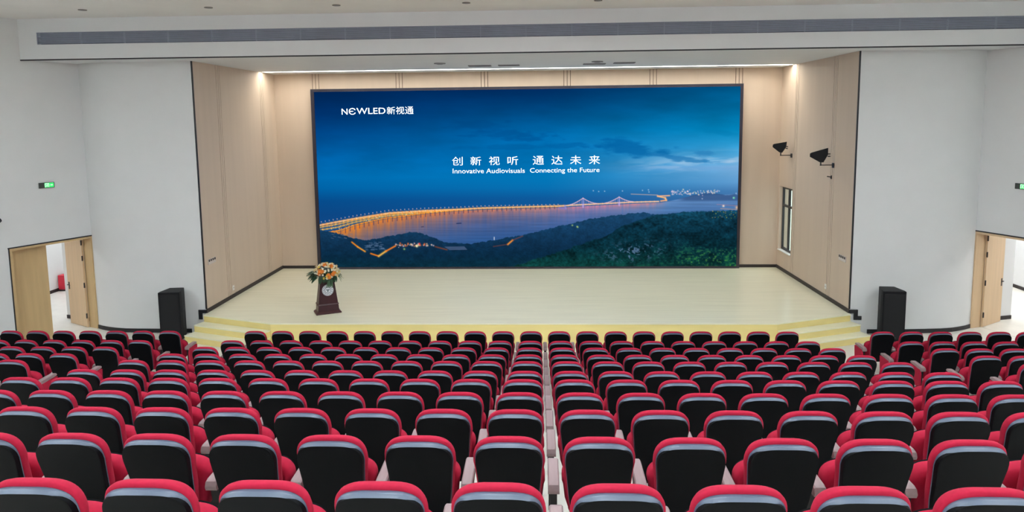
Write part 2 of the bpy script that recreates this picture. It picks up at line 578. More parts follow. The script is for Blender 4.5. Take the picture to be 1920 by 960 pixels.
uu, vv = np.meshgrid(np.linspace(0, 1, NW + 1), np.linspace(0, 1, NH + 1))      # v from the top down
top_l, top_r, bot_l, bot_r = (593, 171), (1386, 160.5), (602, 501), (1381, 501)
PXx = (top_l[0] * (1 - uu) + top_r[0] * uu) * (1 - vv) + (bot_l[0] * (1 - uu) + bot_r[0] * uu) * vv
PXy = (top_l[1] * (1 - uu) + top_r[1] * uu) * (1 - vv) + (bot_l[1] * (1 - uu) + bot_r[1] * uu) * vv
img = np.zeros(PXx.shape + (3,))


def ss(a, b, x):
    t = np.clip((x - a) / (b - a), 0, 1)
    return t * t * (3 - 2 * t)


def over(mask, c):
    global img
    img = img * (1 - mask[..., None]) + np.array(c, float) * mask[..., None]


def plus(mask, c):
    global img
    img = img + np.array(c, float) * mask[..., None]


def ramp(t, stops):
    ts = [s[0] for s in stops]
    return np.stack([np.interp(t, ts, [s[1][k] for s in stops]) for k in range(3)], -1)


left = ramp(PXy, [(165, (0, 36, 84)), (210, (0, 48, 105)), (250, (0, 70, 135)), (290, (0, 92, 160)), (330, (0, 108, 178)), (350, (0, 100, 168)), (375, (6, 76, 140)), (400, (12, 70, 132)), (520, (30, 80, 140))])
mid = ramp(PXy, [(165, (0, 44, 96)), (210, (0, 74, 130)), (250, (0, 106, 172)), (290, (0, 116, 184)), (330, (2, 120, 186)), (350, (8, 112, 178)), (370, (14, 90, 156)), (400, (20, 84, 146)), (520, (30, 90, 150))])
right = ramp(PXy, [(160, (0, 82, 128)), (200, (0, 106, 158)), (240, (2, 138, 194)), (275, (56, 158, 212)), (310, (122, 178, 222)), (340, (96, 156, 208)), (357, (70, 124, 178)), (375, (64, 110, 164)), (400, (70, 110, 165)), (520, (70, 110, 165))])
tx = (PXx - 594) / 792
wl_ = np.clip(1 - tx / .55, 0, 1)[..., None]
wr_ = np.clip((tx - .55) / .45, 0, 1)[..., None]
img = left * wl_ + right * wr_ + mid * (1 - wl_ - wr_)
# high soft streaks
n1 = fbm(PXx / 90, PXy / 22, 11)
img *= (1 + (n1 - .5) * .22 * ss(350, 300, PXy))[..., None]
# pale cloud bank on the right
cl = ss(.42, .62, fbm(PXx / 85 + PXy / 60, PXy / 13, 21)) * np.exp(-((PXy - 303 + (PXx - 1380) * .02) / 17) ** 2) * ss(1120, 1330, PXx)
over(cl * .8, (176, 203, 230))
over(np.exp(-((PXy - 313) / 5) ** 2) * ss(1090, 1300, PXx) * .45, (120, 165, 215))
# dark drifting clouds
def dark_cloud(cx, cy, wx, wy, seed, k, tilt=0.0, c=(0, 94, 160)):
    e = np.exp(-(((PXx - cx) / wx) ** 2 + ((PXy - cy - tilt * (PXx - cx)) / wy) ** 2))
    n_ = fbm(PXx / 26, PXy / 7, seed, 6)
    over(np.clip(ss(.30, .62, e * .55 + (n_ - .5) * .75 + .12) * ss(.02, .3, e), 0, 1) * k, c)
dark_cloud(1185, 276, 80, 17, 31, .66, .12)
dark_cloud(1080, 270, 90, 7, 33, .6, .04)
dark_cloud(1275, 294, 55, 6, 35, .75, .10, (30, 118, 180))
dark_cloud(1318, 286, 22, 6, 37, .6, 0, (40, 125, 185))
dark_cloud(960, 250, 90, 14, 39, .5, .05, (0, 76, 140))
dark_cloud(900, 232, 80, 10, 41, .35, 0, (0, 66, 126))
dark_cloud(950, 274, 110, 6, 43, .35, 0, (0, 86, 150))
dark_cloud(1350, 245, 60, 7, 45, .35, .2, (0, 120, 175))

# sea in front of the bridge
bx = [594, 602, 637, 667, 720, 766, 810, 860, 908, 1000, 1056, 1078, 1188, 1242, 1254, 1300, 1390]
by = [441, 438, 433, 422, 410, 404.5, 398.5, 394.5, 391.5, 389, 387.5, 386, 380.5, 378.5, 376, 366, 362]
low = np.interp(PXx, bx, by)
ux = [594, 602, 667, 733, 799, 860, 908, 1000, 1056, 1078, 1188, 1242, 1254, 1390]
uy = [421, 419, 407, 396.5, 392.5, 390, 387.5, 385, 383.7, 382, 376.5, 375, 373, 365]
hi = np.interp(PXx, ux, uy)
sea = ramp(PXx, [(600, (92, 92, 128)), (700, (104, 96, 132)), (800, (92, 98, 146)), (950, (72, 94, 150)), (1100, (84, 112, 168)), (1250, (92, 134, 186)), (1390, (104, 144, 194))])
down = PXy - low
depth_t = np.clip(down / 60, 0, 1)[..., None]
sea = sea * (1 - depth_t) + np.array((46, 88, 146)) * depth_t
sea *= (1 + (fbm(PXx / 60, PXy / 2.2, 51) - .5) * .22)[..., None]
m_sea = ss(-1, 1.5, down)
img = img * (1 - m_sea[..., None]) + sea * m_sea[..., None]
# glow on the water under the bridge
fall = np.interp(PXx, [600, 700, 800, 900, 1050, 1250], [34, 24, 19, 14, 12, 6])
streak = .55 + .9 * (fbm(PXx / 3.2, PXy / 60, 61, 3) - .25)
gl_ = np.exp(-np.clip(down, 0, None) / fall) * ss(-1, 1, down) * streak * ss(1265, 1215, PXx)
gcol = ramp(PXx, [(600, (250, 140, 26)), (760, (236, 128, 48)), (880, (214, 124, 88)), (1010, (226, 136, 110)), (1100, (212, 130, 160)), (1250, (236, 140, 130))])
k_ = np.clip(gl_ * 1.05, 0, 1)[..., None]
img = img * (1 - k_) + gcol * k_

# far shore hills and town lights on the right
fh = np.interp(PXx, [1200, 1270, 1300, 1325, 1345, 1362, 1390], [380, 372, 364, 360.5, 362, 364, 362]) + (fbm(PXx / 14, PXx * 0, 71) - .5) * 5
over(ss(-1, 1, PXy - fh) * ss(378, 372, PXy) * ss(1265, 1290, PXx) * .8, (52, 84, 132))


def dot(x, y, r, c, k=1.0):
    global img
    i0 = np.clip(int((x - 594) / 792 * NW) - 14, 0, NW)
    i1 = np.clip(int((x - 594) / 792 * NW) + 16, 0, NW + 1)
    j = int((y - 166) / 335 * NH)
    j0, j1 = np.clip(j - 22, 0, NH), np.clip(j + 23, 0, NH + 1)
    sx, sy = PXx[j0:j1, i0:i1], PXy[j0:j1, i0:i1]
    w = np.clip(np.exp(-(((sx - x) ** 2 + (sy - y) ** 2) / (r * r))) * k, 0, 1)[..., None]
    img[j0:j1, i0:i1] = img[j0:j1, i0:i1] * (1 - w) + np.array(c, float) * w


def seg(p, q, r, c, k=1.0):
    global img
    (x0, y0), (x1, y1) = p, q
    L2 = max((x1 - x0) ** 2 + (y1 - y0) ** 2, 1e-6)
    ilo = max(0, int((min(x0, x1) - 594 - 10) / 792 * NW) - 14)
    ihi = min(NW + 1, int((max(x0, x1) - 594 + 10) / 792 * NW) + 14)
    sx, sy = PXx[:, ilo:ihi], PXy[:, ilo:ihi]
    t = np.clip(((sx - x0) * (x1 - x0) + (sy - y0) * (y1 - y0)) / L2, 0, 1)
    d2 = (sx - x0 - t * (x1 - x0)) ** 2 + (sy - y0 - t * (y1 - y0)) ** 2
    w = np.clip(np.exp(-d2 / (r * r)) * k, 0, 1)[..., None]
    img[:, ilo:ihi] = img[:, ilo:ihi] * (1 - w) + np.array(c, float) * w


for i in range(85):
    x = 1262 + rng.random() ** 1.1 * 85
    y = 359.5 + rng.normal() * 2.2 - abs(x - 1295) * .02
    dot(x, y, .7 + rng.random() * .7, [(255, 225, 235), (240, 200, 220), (255, 235, 200)][i % 3], .55 + .4 * rng.random())
for x, y in ((1117, 355.5), (1127, 357), (1138, 356.5), (1171, 356), (1208, 355), (1219, 354), (1220, 358), (1315, 356), (1349, 356.5), (1318, 371), (1375, 369.5), (1380, 361), (1286, 357)):
    dot(x, y, 1.1, (215, 225, 245), .75)
dot(1376, 369.5, 1.8, (120, 245, 180), .9)
seg((1187, 362), (1236, 364), .8, (250, 190, 160), .6)
seg((1345, 382), (1384, 385), .8, (190, 130, 150), .5)
dot(1357, 385, 2, (255, 225, 205))
dot(1382, 388, 3, (250, 190, 140), .9)
seg((1352, 390), (1384, 392), .8, (240, 170, 120), .5)

# the bridge
pts = [(x, float(np.interp(x, ux, uy))) for x in range(598, 1246, 8)]
ptl = [(x, float(np.interp(x, bx, by)) - 2.0) for x in range(600, 1246, 8)]
for (p, q) in zip(ptl[:-1], ptl[1:]):
    if p[0] < 880:
        seg(p, q, 1.5, (255, 150, 44), .95)
for (p, q), (p2, q2) in zip(zip(pts[:-1], pts[1:]), zip(ptl[:-1], ptl[1:])):
    if p[0] < 840:
        for t in (.3, .62):
            a = (p[0], p[1] + (p2[1] - p[1]) * t)
            b = (q[0], q[1] + (q2[1] - q[1]) * t)
            seg(a, b, 1.5, (255, 186, 80), .75)
for p, q in zip(pts[:-1], pts[1:]):
    th = 1.9 if p[0] < 1060 else 1.3
    seg((p[0], p[1] + 1), (q[0], q[1] + 1), th, (252, 160, 78) if p[0] < 1060 else (250, 168, 130), .95)
    seg((p[0], p[1] + .8), (q[0], q[1] + .8), .7, (255, 232, 190), .8)
for x in range(640, 1050, 9):
    yl = float(np.interp(x, bx, by)) - 1.5
    h = float(np.interp(x, [640, 800, 1050], [8, 6, 3]))
    seg((x, yl), (x, yl + h), .9, (92, 66, 88), .85)
for i in range(60):
    x = 603 + i * 7.6
    y = float(np.interp(x, ux, uy))
    h = float(np.interp(x, [600, 800, 1060], [5, 4.2, 2.2]))
    seg((x, y), (x, y - h), .45, (150, 110, 130), .5)
    dot(x, y - h, .9, (255, 205, 190), .9)
for i in range(150):
    x = 602 + rng.random() * 230
    a_, b_ = float(np.interp(x, ux, uy)), float(np.interp(x, bx, by)) - 2
    dot(x, a_ + (b_ - a_) * rng.random(), .8, [(255, 240, 190), (255, 150, 40), (225, 90, 40)][i % 3], .8)
for tx_, ty_, base in ((1098, 369.5, 387.5), (1165, 367.5, 384)):
    seg((tx_, ty_), (tx_, base), .9, (205, 180, 240), .95)
    dy = float(np.interp(tx_, ux, uy))
    for sg in (-1, 1):
        prev = (tx_, ty_)
        for s_ in range(1, 9):
            t = s_ / 8
            x = tx_ + sg * 26 * t
            y = ty_ + (float(np.interp(x, ux, uy)) - ty_) * (1 - (1 - t) ** 1.6)
            seg(prev, (x, y), .75, (240, 190, 205), .9)
            seg((x, y), (x, float(np.interp(x, ux, uy))), .45, (215, 165, 205), .7)
            prev = (x, y)
    dot(tx_, base - 4, 2.0, (190, 160, 240), .6)
seg((1054, 388), (1064, 389), 2.0, (120, 120, 205), .8)
seg((1064, 384), (1066, 389), 1.5, (150, 140, 220), .7)
seg((1242, 375.3), (1252, 373.8), 1.4, (255, 175, 120))
seg((1252, 373.8), (1250, 369.5), 1.6, (255, 190, 130))
seg((1250, 369.5), (1236, 366), 1.5, (255, 190, 130))
seg((1236, 366), (1258, 365), 1.2, (255, 185, 140))
# boats
seg((861, 417.5), (869, 417), 1.0, (25, 45, 90), .9)
seg((794, 424), (798, 423.5), .8, (40, 50, 90), .8)
seg((931.5, 444), (931.5, 449), .8, (225, 230, 240), .9)

# land
lx = [594, 602, 635, 661, 685, 711, 744, 770, 790, 810, 832, 845, 864, 891, 921, 963, 985, 1002, 1046, 1074, 1111, 1155, 1190, 1210, 1232, 1249, 1286, 1352, 1390]
ly = [428, 429, 435.6, 444, 450, 445.5, 440, 434, 434.5, 442, 451, 455.8, 455.3, 456.4, 451, 443, 441, 435.6, 424.7, 418, 409, 403, 398.4, 397.4, 401, 400.6, 396, 394, 393]
ridge = np.interp(PXx, lx, ly) + (fbm(PXx / 4, PXx * 0 + 3, 81, 4) - .5) * 4
land = ss(-.5, .8, PXy - ridge)
tex = fbm(PXx / 9, PXy / 6, 91, 5)
fine = fbm(PXx / 2.2, PXy / 2.0, 97, 3)
lc = ramp(PXy, [(395, (26, 68, 104)), (430, (20, 58, 92)), (460, (14, 46, 74)), (480, (10, 42, 66)), (502, (10, 46, 62))])
lc = lc * (.72 + .36 * tex + .22 * fine)[..., None]
img = img * (1 - land[..., None]) + lc * land[..., None]
# near wooded slope on the right
nx = [594, 900, 980, 1056, 1102, 1144, 1166, 1199, 1232, 1249, 1286, 1352, 1390]
ny = [600, 520, 496, 471, 455, 440, 425, 411.6, 401, 400.6, 396, 394, 393]
nr = np.interp(PXx, nx, ny) + (fbm(PXx / 5, PXx * 0 + 9, 83, 4) - .5) * 5
near = ss(-1, 2, PXy - nr)
bush = fbm(PXx / 15, PXy / 10, 101, 6)
leafy = fbm(PXx / 3.4, PXy / 2.8, 107, 4)
nc = ramp(PXy, [(395, (16, 62, 84)), (430, (10, 46, 62)), (465, (8, 44, 54)), (502, (12, 58, 54))])
nc = nc * np.clip(.15 + 1.7 * (bush * .55 + leafy * .45), .25, 2.0)[..., None]
img = img * (1 - near[..., None]) + nc * near[..., None]
gm = ss(1150, 1330, PXx + (PXy - 480) * 1.2) * ss(440, 495, PXy) * ss(.5, .72, bush * .6 + leafy * .4)
over(gm * .75 * near, (38, 112, 62))
over(ss(.60, .72, leafy) * ss(455, 490, PXy) * ss(1240, 1330, PXx) * near * .5, (90, 150, 60))
rk = ss(.50, .62, fbm(PXx / 3.2, PXy / 2.6, 113, 4)) * ss(.38, .55, fbm(PXx / 11, PXy / 9, 131, 3)) * np.exp(-(((PXx - 1195 - (470 - PXy) * .9) / 46) ** 2 + ((PXy - 473) / 17) ** 2))
over(np.clip(rk * 1.1, 0, .8), (92, 122, 156))
for i in range(26):
    dot(1335 + rng.random() * 48, 394 + rng.random() * 16, .8, [(220, 190, 80), (150, 200, 70), (235, 150, 70)][i % 3], .6)
for x, y in ((1078, 421.5), (1088, 425), (1087, 424)):
    dot(x, y, 1.5, (190, 215, 120), .8)
# town and roads on the left
seg((661, 453), (672, 462), 1.5, (255, 140, 30), .95)
seg((672, 462), (686, 471), 1.6, (255, 160, 50), .95)
seg((697, 475), (712, 480), 1.5, (255, 130, 30), .95)
seg((712, 480), (726, 470.5), 2.0, (255, 190, 80), .95)
seg((726, 470.5), (744, 460.5), 1.6, (255, 130, 40), .95)
seg((957, 458), (966, 450), 1.7, (255, 150, 60), .95)
seg((966, 450), (985, 442), 1.1, (180, 80, 60), .5)
seg((820, 462), (842, 468), 1.4, (190, 80, 40), .55)
seg((930, 462), (955, 458), 1.0, (160, 70, 50), .5)
for i in range(46):
    x = 745 + rng.random() * 75
    dot(x, 458 + rng.normal() * 1.7 + abs(x - 785) * .03, .8 + rng.random(), [(255, 200, 150), (255, 120, 60), (235, 210, 220)][i % 3], .8)
dot(785, 461, 2.4, (255, 250, 190), .95)
dot(790, 456.5, 1.6, (235, 40, 50), .9)
dot(761, 466.5, 1.8, (190, 230, 120), .8)
for i in range(32):
    x = 684 + rng.random() * 36
    y = 451 + rng.random() * 17
    seg((x, y), (x + 3 + rng.random() * 4, y + .3), .8, (105, 130, 165), .55)
for i in range(10):
    y = 462.5 + i * .65
    seg((838 + i, y), (880 - (9 - i) * .6, y - .6), .5, (88, 104, 140), .6)
for i in range(14):
    x, y = 618 + rng.random() * 50, 437 + rng.random() * 8
    seg((x, y), (x + 4, y + 1), .8, (110, 115, 140), .5)

img = np.clip(img, 0, 255)
lin_img = np.where(img / 255 <= .04045, img / 255 / 12.92, ((img / 255 + .055) / 1.055) ** 2.4)
nv = (NW + 1) * (NH + 1)
co = np.zeros((NH + 1, NW + 1, 3))
co[..., 0] = PX0 + (PX1 - PX0) * uu
co[..., 2] = loc(PZ1) + (PZ0 - PZ1) * vv
ii = (np.arange(NH)[:, None] * (NW + 1) + np.arange(NW)[None, :]).ravel()
loops = np.stack([ii, ii + NW + 1, ii + NW + 2, ii + 1], -1).ravel()
me = bpy.data.meshes.new('display_panel')
me.vertices.add(nv)
me.vertices.foreach_set('co', co.ravel())
me.loops.add(len(loops))
me.loops.foreach_set('vertex_index', loops.astype(np.int32))
me.polygons.add(len(ii))
me.polygons.foreach_set('loop_start', np.arange(len(ii), dtype=np.int32) * 4)
me.update()
ca = me.color_attributes.new('picture', 'FLOAT_COLOR', 'POINT')
rgba = np.ones((nv, 4))
rgba[:, :3] = lin_img.reshape(-1, 3)
ca.data.foreach_set('color', rgba.ravel())
pm = bpy.data.materials.new('screen_picture')
pm.use_nodes = True
nt = pm.node_tree
b = nt.nodes['Principled BSDF']
b.inputs['Base Color'].default_value = (0, 0, 0, 1)
b.inputs['Roughness'].default_value = 1
b.inputs['Specular IOR Level'].default_value = 0
at = nt.nodes.new('ShaderNodeAttribute')
at.attribute_name = 'picture'
nt.links.new(at.outputs['Color'], b.inputs['Emission Color'])
b.inputs['Emission Strength'].default_value = 1.0
me.materials.append(pm)
link('display_panel', me, scr)


def lettering(txt, x0, x1, z0, z1, bold=0.0, name='lettering'):
    cu = bpy.data.curves.new(name, 'FONT')
    cu.body = txt
    cu.size = 1
    cu.offset = bold
    ob = bpy.data.objects.new(name, cu)
    col.objects.link(ob)
    bpy.context.view_layer.update()
    me = bpy.data.meshes.new_from_object(ob.evaluated_get(bpy.context.evaluated_depsgraph_get()))
    bpy.data.objects.remove(ob)
    n = len(me.vertices)
    a = np.zeros(n * 3)
    me.vertices.foreach_get('co', a)
    a = a.reshape(-1, 3)
    lo, hi_ = a.min(0), a.max(0)
    out = np.zeros_like(a)
    out[:, 0] = x0 + (a[:, 0] - lo[0]) / (hi_[0] - lo[0]) * (x1 - x0)
    out[:, 2] = loc(z0) + (a[:, 1] - lo[1]) / (hi_[1] - lo[1]) * (z1 - z0)
    out[:, 1] = -.006
    me.vertices.foreach_set('co', out.ravel())
    me.materials.clear()
    me.materials.append(M['letters'])
    me.name = name
    me.update()
    return link(name, me, scr)


lettering('N', -6.175, -5.99, 5.40, 5.585, .004)
lettering('\u0404', -5.95, -5.735, 5.395, 5.60, .004)
lettering('WLED', -5.71, -4.80, 5.41, 5.60, .004)
for i, ch in enumerate('\u65b0\u89c6\u901a'):
    lettering(ch, -4.755 + i * .285, -4.755 + i * .285 + .262, 5.395, 5.625, .0)
for i, ch in enumerate('\u521b\u65b0\u89c6\u542c'):
    lettering(ch, -2.755 + i * .577, -2.755 + i * .577 + .335, 3.785, 4.055, 0.0 if i == 0 else .003)
for i, ch in enumerate('\u901a\u8fbe\u672a\u6765'):
    lettering(ch, -.235 + i * .578, -.235 + i * .578 + .345, 3.785, 4.06, .003)
lettering('Innovative Audiovisuals', -2.74, -.485, 3.535, 3.68, .004)
lettering('Connecting the Future', -.325, 1.83, 3.497, 3.682, .004)

# ------------------------------------------------------------------ doors
def door(side, name, label):
    X, DW = doors[side]
    rt_ = empty(name)
    rt_.matrix_world = X
    struct(rt_, label)
    H = 2.395
    # lining of the opening
    if side == 'left':
        fr_m, lf_m = M['door_wood'], M['door_wood_pale']
    else:
        fr_m, lf_m = M['door_wood_pale'], M['door_wood_pale']
    MB().box(.0, .035, -.01, WT + .01, 0, H).build('jamb', fr_m, rt_)
    MB().box(DW - .06, DW, -.01, WT + .01, 0, H).build('jamb', fr_m, rt_)
    MB().box(.035, DW - .06, -.01, WT + .01, H - .05, H).build('lintel_lining', fr_m, rt_)
    # dark line along the edge of the opening
    MB().box(-.0, DW + .03, -.018, -.002, H, H + .028).build('edge_strip', M['black_trim'], rt_)
    MB().box(DW, DW + .022, -.018, -.002, 0, H).build('edge_strip', M['black_trim'], rt_)
    # leaf swung out of the hall
    lw = .82 if side == 'left' else .90
    lf = bpy.data.objects.new('door_leaf', MB().box(0, lw, -.022, .022, .012, H - .06).mesh('door_leaf', lf_m))
    col.objects.link(lf)
    lf.parent = rt_
    lf.location = (.068, WT + .005, 0)
    if side == 'right':
        lf.rotation_euler = (0, 0, R(102))
    else:
        lf.rotation_euler = (0, 0, R(95))
    for z in (.25, 1.05, 1.75, 2.15):
        MB().tube((-.012, -.03, z), (-.012, -.03, z + .13), .018, 8).build('hinge', M['steel'], lf)
    for s_ in (-1, 1):
        hb = MB()
        hb.tube((lw - .07, s_ * .022, 1.05), (lw - .07, s_ * .075, 1.05), .012, 8)
        hb.tube((lw - .07, s_ * .07, 1.05), (lw - .19, s_ * .07, 1.05), .011, 8)
        hb.box(lw - .095, lw - .045, min(s_ * .022, s_ * .03), max(s_ * .022, s_ * .03), .93, 1.12)
        hb.build('handle', M['steel'], lf, smooth=True)
    return rt_, H, DW


dl, H, DW = door('left', 'door_1', 'wooden double doorway near the lectern, one leaf shut and one swung out')
MB().box(1.0, DW - .062, .20, .245, .012, H - .052).build('door_leaf', M['door_wood'], dl)
dr, H, DW = door('right', 'door_2', 'wooden double doorway on the window side with a leaf swung out')

# corridors beyond the doorways
lob = MB().prism([(-11.30, 17.26), (-9.2, 17.0), (-9.2, 24.2), (-13.3, 24.2), (-12.78, 17.74)][::1], 0, 3.4)
struct(lob.build('wall_corridor_left', M['white_wall']), 'white corridor wall beyond the doorway near the lectern')
struct(MB().box(-15.45, -15.14, 9.5, 24.2, 0, 3.4).build('wall_corridor_far_left', M['white_wall']), 'far white corridor wall beyond the lectern side doorway')
struct(MB().prism([(10.45, 17.36), (11.60, 17.62), (11.95, 17.72), (12.6, 24.2), (12.4, 24.2), (11.8, 18.3), (10.3, 17.95)], 0, 3.4).build('wall_corridor_right', M['white_wall']), 'white corridor wall beyond the window side doorway')
struct(MB().box(14.22, 14.5, 8.5, 24.2, 0, 3.4).build('wall_corridor_far_right', M['white_wall']), 'far white corridor wall beyond the window side doorway')
struct(MB().box(-15.45, -10.9, 24.2, 24.4, 0, 3.4).build('wall_corridor_end_left', M['white_wall']), 'end wall of the corridor on the lectern side')
struct(MB().box(12.4, 14.5, 24.2, 24.4, 0, 3.4).build('wall_corridor_end_right', M['white_wall']), 'end wall of the corridor on the window side')
struct(MB().box(-15.45, -14.4, 9.3, 9.5, 0, 3.4).build('wall_corridor_near_left', M['white_wall']), 'near end wall of the corridor on the lectern side')
struct(MB().box(12.5, 14.5, 8.3, 8.5, 0, 3.4).build('wall_corridor_near_right', M['white_wall']), 'near end wall of the corridor on the window side')
def cbox(poly):
    return MB().prism(poly, 3.4, 3.5)
# ceilings and floors outside the side walls
outl = (doors['left'][0].to_3x3() @ Vector((0, 1, 0))).to_2d()
outr = (doors['right'][0].to_3x3() @ Vector((0, 1, 0))).to_2d()
pl0 = CL + outl * (WT + .002)
pl1 = CL + DL * 7.6 + outl * (WT + .002)
pr0 = CR + outr * (WT + .002)
pr1 = CR + DR * 7.6 + outr * (WT + .002)
polyl = [tuple(pl0), (-10.9, 24.2), (-15.45, 24.2), (-15.45, 9.5), tuple(pl1)]
polyr = [tuple(pr0), tuple(pr1), (14.5, 8.5), (14.5, 24.2), (12.4, 24.2), (11.8, 18.3), (10.3, 17.95)]
struct(MB().prism(polyl, 3.4, 3.5).build('ceiling_corridor_left', M['ceiling']), 'corridor ceiling on the lectern side')
struct(MB().prism(polyr, 3.4, 3.5).build('ceiling_corridor_right', M['ceiling']), 'corridor ceiling on the window side')
struct(MB().prism(polyl, .0005, .004).build('floor_corridor_left', M['corridor_floor']), 'pale grey corridor floor beyond the lectern side doorway')
struct(MB().prism(polyr, .0005, .004).build('floor_corridor_right', M['hall_floor']), 'pale beige corridor floor beyond the window side doorway')
struct(MB().box(-15.14, -15.12, 9.5, 24.2, .004, .10).build('baseboard_corridor_left', M['dark_trim']), 'dark skirting of the corridor wall')
struct(MB().box(14.20, 14.22, 8.5, 24.2, .004, .10).build('baseboard_corridor_right', M['dark_trim']), 'dark skirting of the corridor wall')
Xc, Lc = frame2((-12.78, 17.74), (-11.9, 17.455), -1)
struct(MB().box(0, Lc, .001, .02, .004, .10, Xc).build('baseboard_return_left', M['dark_trim']), 'dark skirting of the wall behind the open door leaf')
Xc, Lc = frame2((11.60, 17.62), (11.95, 17.72), -1)
struct(MB().box(0, Lc, .001, .02, .004, .10, Xc).build('baseboard_return_right', M['dark_trim']), 'dark skirting of the wall behind the open door leaf')


def corridor_lamp(x, y, label):
    o = empty('corridor_light', (x, y, 3.4))
    tag(o, label, 'ceiling light', 'corridor ceiling lights')
    m = MB()
    m.box(-.3, .3, -.3, -.27, -.03, 0).box(-.3, .3, .27, .3, -.03, 0).box(-.3, -.27, -.27, .27, -.03, 0).box(.27, .3, -.27, .27, -.03, 0)
    m.build('frame', M['lamp_frame'], o)
    MB().box(-.27, .27, -.27, .27, -.022, -.002).build('diffuser', M['lamp_corr'], o)


for i_, (x, y) in enumerate(((-13.9, 15.5), (-14.2, 18.5), (-14.3, 21.5))):
    corridor_lamp(x, y, '%s square ceiling light from the near end of the lectern side corridor' % ('first', 'second', 'third')[i_])
for i_, (x, y) in enumerate(((12.9, 15.3), (13.1, 17.6), (13.2, 19.4), (13.3, 21.5))):
    corridor_lamp(x, y, '%s square ceiling light from the near end of the window side corridor' % ('first', 'second', 'third', 'fourth')[i_])

# red fire cabinet in the corridor
fb = empty('fire_cabinet', (-15.0, 20.80, .004))
tag(fb, 'red fire equipment cabinet standing in the corridor against the white wall', 'fire cabinet')
MB().box(-.11, .11, -.12, .12, .05, .50).build('body', M['fire_red'], fb, bevel=.01)
MB().box(.111, .122, -.10, .10, .08, .47).build('door', M['fire_red'], fb)
MB().box(.123, .127, -.06, .06, .26, .40).build('label_plate', M['white_plastic'], fb)
MB().box(-.10, .10, -.11, .11, 0, .05).build('plinth', M['dark_trim'], fb)

# ------------------------------------------------------------------ exit signs
def exit_sign(side, s, z, label):
    X, _ = doors[side]
    o = empty('exit_sign')
    o.matrix_world = X @ Matrix.Translation((s, 0, z))
    tag(o, label, 'exit sign', 'green exit signs')
    fl = -1 if side == 'left' else 1      # reading direction along local x as seen from the hall
    MB().box(-.175, .175, -.03, -.001, -.065, .065).build('housing', M['sign_dark'], o, bevel=.006)
    q = lambda a, b: (min(fl * a, fl * b), max(fl * a, fl * b))
    m = MB()
    m.box(*q(-.055, .155), -.033, -.0305, -.052, .052)
    m.build('green_face', M['sign_green'], o)
    m = MB()
    y0, y1 = -.036, -.0335
    # door outline with a running figure
    m.box(*q(-.048, -.034), y0, y1, -.045, .045).box(*q(.030, .044), y0, y1, -.045, .045).box(*q(-.034, .030), y0, y1, .033, .045)
    m.build('doorway_mark', M['sign_white'], o)
    m = MB()
    m.tube((fl * .004, y0, .020), (fl * .004, y1, .020), .010, 8)
    def limb(a, b, w):
        a, b = Vector((fl * a[0], 0, a[1])), Vector((fl * b[0], 0, b[1]))
        d_ = (b - a).normalized()
        n_ = Vector((-d_.z, 0, d_.x)) * w
        vs = [p + Vector((0, yy, 0)) for yy in (y0, y1) for p in (a - n_, b - n_, b + n_, a + n_)]
        m.add(vs, [(0, 1, 2, 3), (7, 6, 5, 4), (0, 4, 5, 1), (1, 5, 6, 2), (2, 6, 7, 3), (3, 7, 4, 0)])
    limb((.0, .008), (-.006, -.016), .007)
    limb((-.006, -.016), (.012, -.024), .004)
    limb((.012, -.024), (.006, -.042), .004)
    limb((-.006, -.016), (-.020, -.034), .004)
    limb((.0, .004), (.016, -.006), .003)
    limb((.0, .004), (-.016, -.002), .003)
    m.build('running_figure', M['sign_white'], o)
    m = MB()
    m.box(*q(.060, .100), y0, y1, -.006, .006)
    a, b_, c_ = (fl * .100, -.022), (fl * .100, .022), (fl * .140, 0)
    vs = [(p[0], yy, p[1]) for yy in (y0, y1) for p in (a, b_, c_)]
    m.add(vs, [(0, 1, 2), (5, 4, 3), (0, 3, 4, 1), (1, 4, 5, 2), (2, 5, 3, 0)])
    m.build('arrow_mark', M['sign_white'], o)


exit_sign('left', .985, 3.775, 'lit green exit sign above the doorway near the lectern')
exit_sign('right', 1.04, 3.57, 'lit green exit sign above the doorway on the window side')

# small black camera on the wall near the doorway
cm = empty('wall_camera')
cm.matrix_world = doors['left'][0] @ Matrix.Translation((2.21, 0, 3.06))
tag(cm, 'small black camera on the white side wall beside the doorway', 'camera')
MB().tube((0, -.001, 0), (0, -.02, 0), .05, 14).build('mount', M['black_trim'], cm)
MB().tube((0, -.02, 0), (0, -.10, -.01), .014, 8).build('arm', M['black_trim'], cm)
MB().tube((-.09, -.13, .03), (.16, -.13, -.03), .052, 16).build('body', M['black_trim'], cm, smooth=True)
MB().tube((-.10, -.13, .032), (-.115, -.13, .036), .04, 16).build('lens', M['speaker'], cm)

# ------------------------------------------------------------------ plates on the stage side walls
def plate(x, sg, y, z, w, h, dots, name, label, cat):
    o = empty(name, (x, y, z))
    tag(o, label, cat, 'wall plates on the stage side walls')
    q = lambda a, b: (min(sg * a, sg * b), max(sg * a, sg * b))
    MB().box(*q(0.001, .014), -w / 2, w / 2, -h / 2, h / 2).build('plate', M['white_plastic' if dots == 0 else 'plate_grey'], o, bevel=.003)
    for i in range(dots):
        yy = -w / 2 + (i + .5) * w / dots
        MB().box(*q(.0145, .02), yy - .028, yy + .028, h * .02, h * .42).build('key', M['dark_trim'], o)
    if dots == 0:
        for yy in (-.012, .012):
            MB().box(*q(.0145, .017), yy - .004, yy + .004, -.012, .012).build('slot', M['dark_trim'], o)


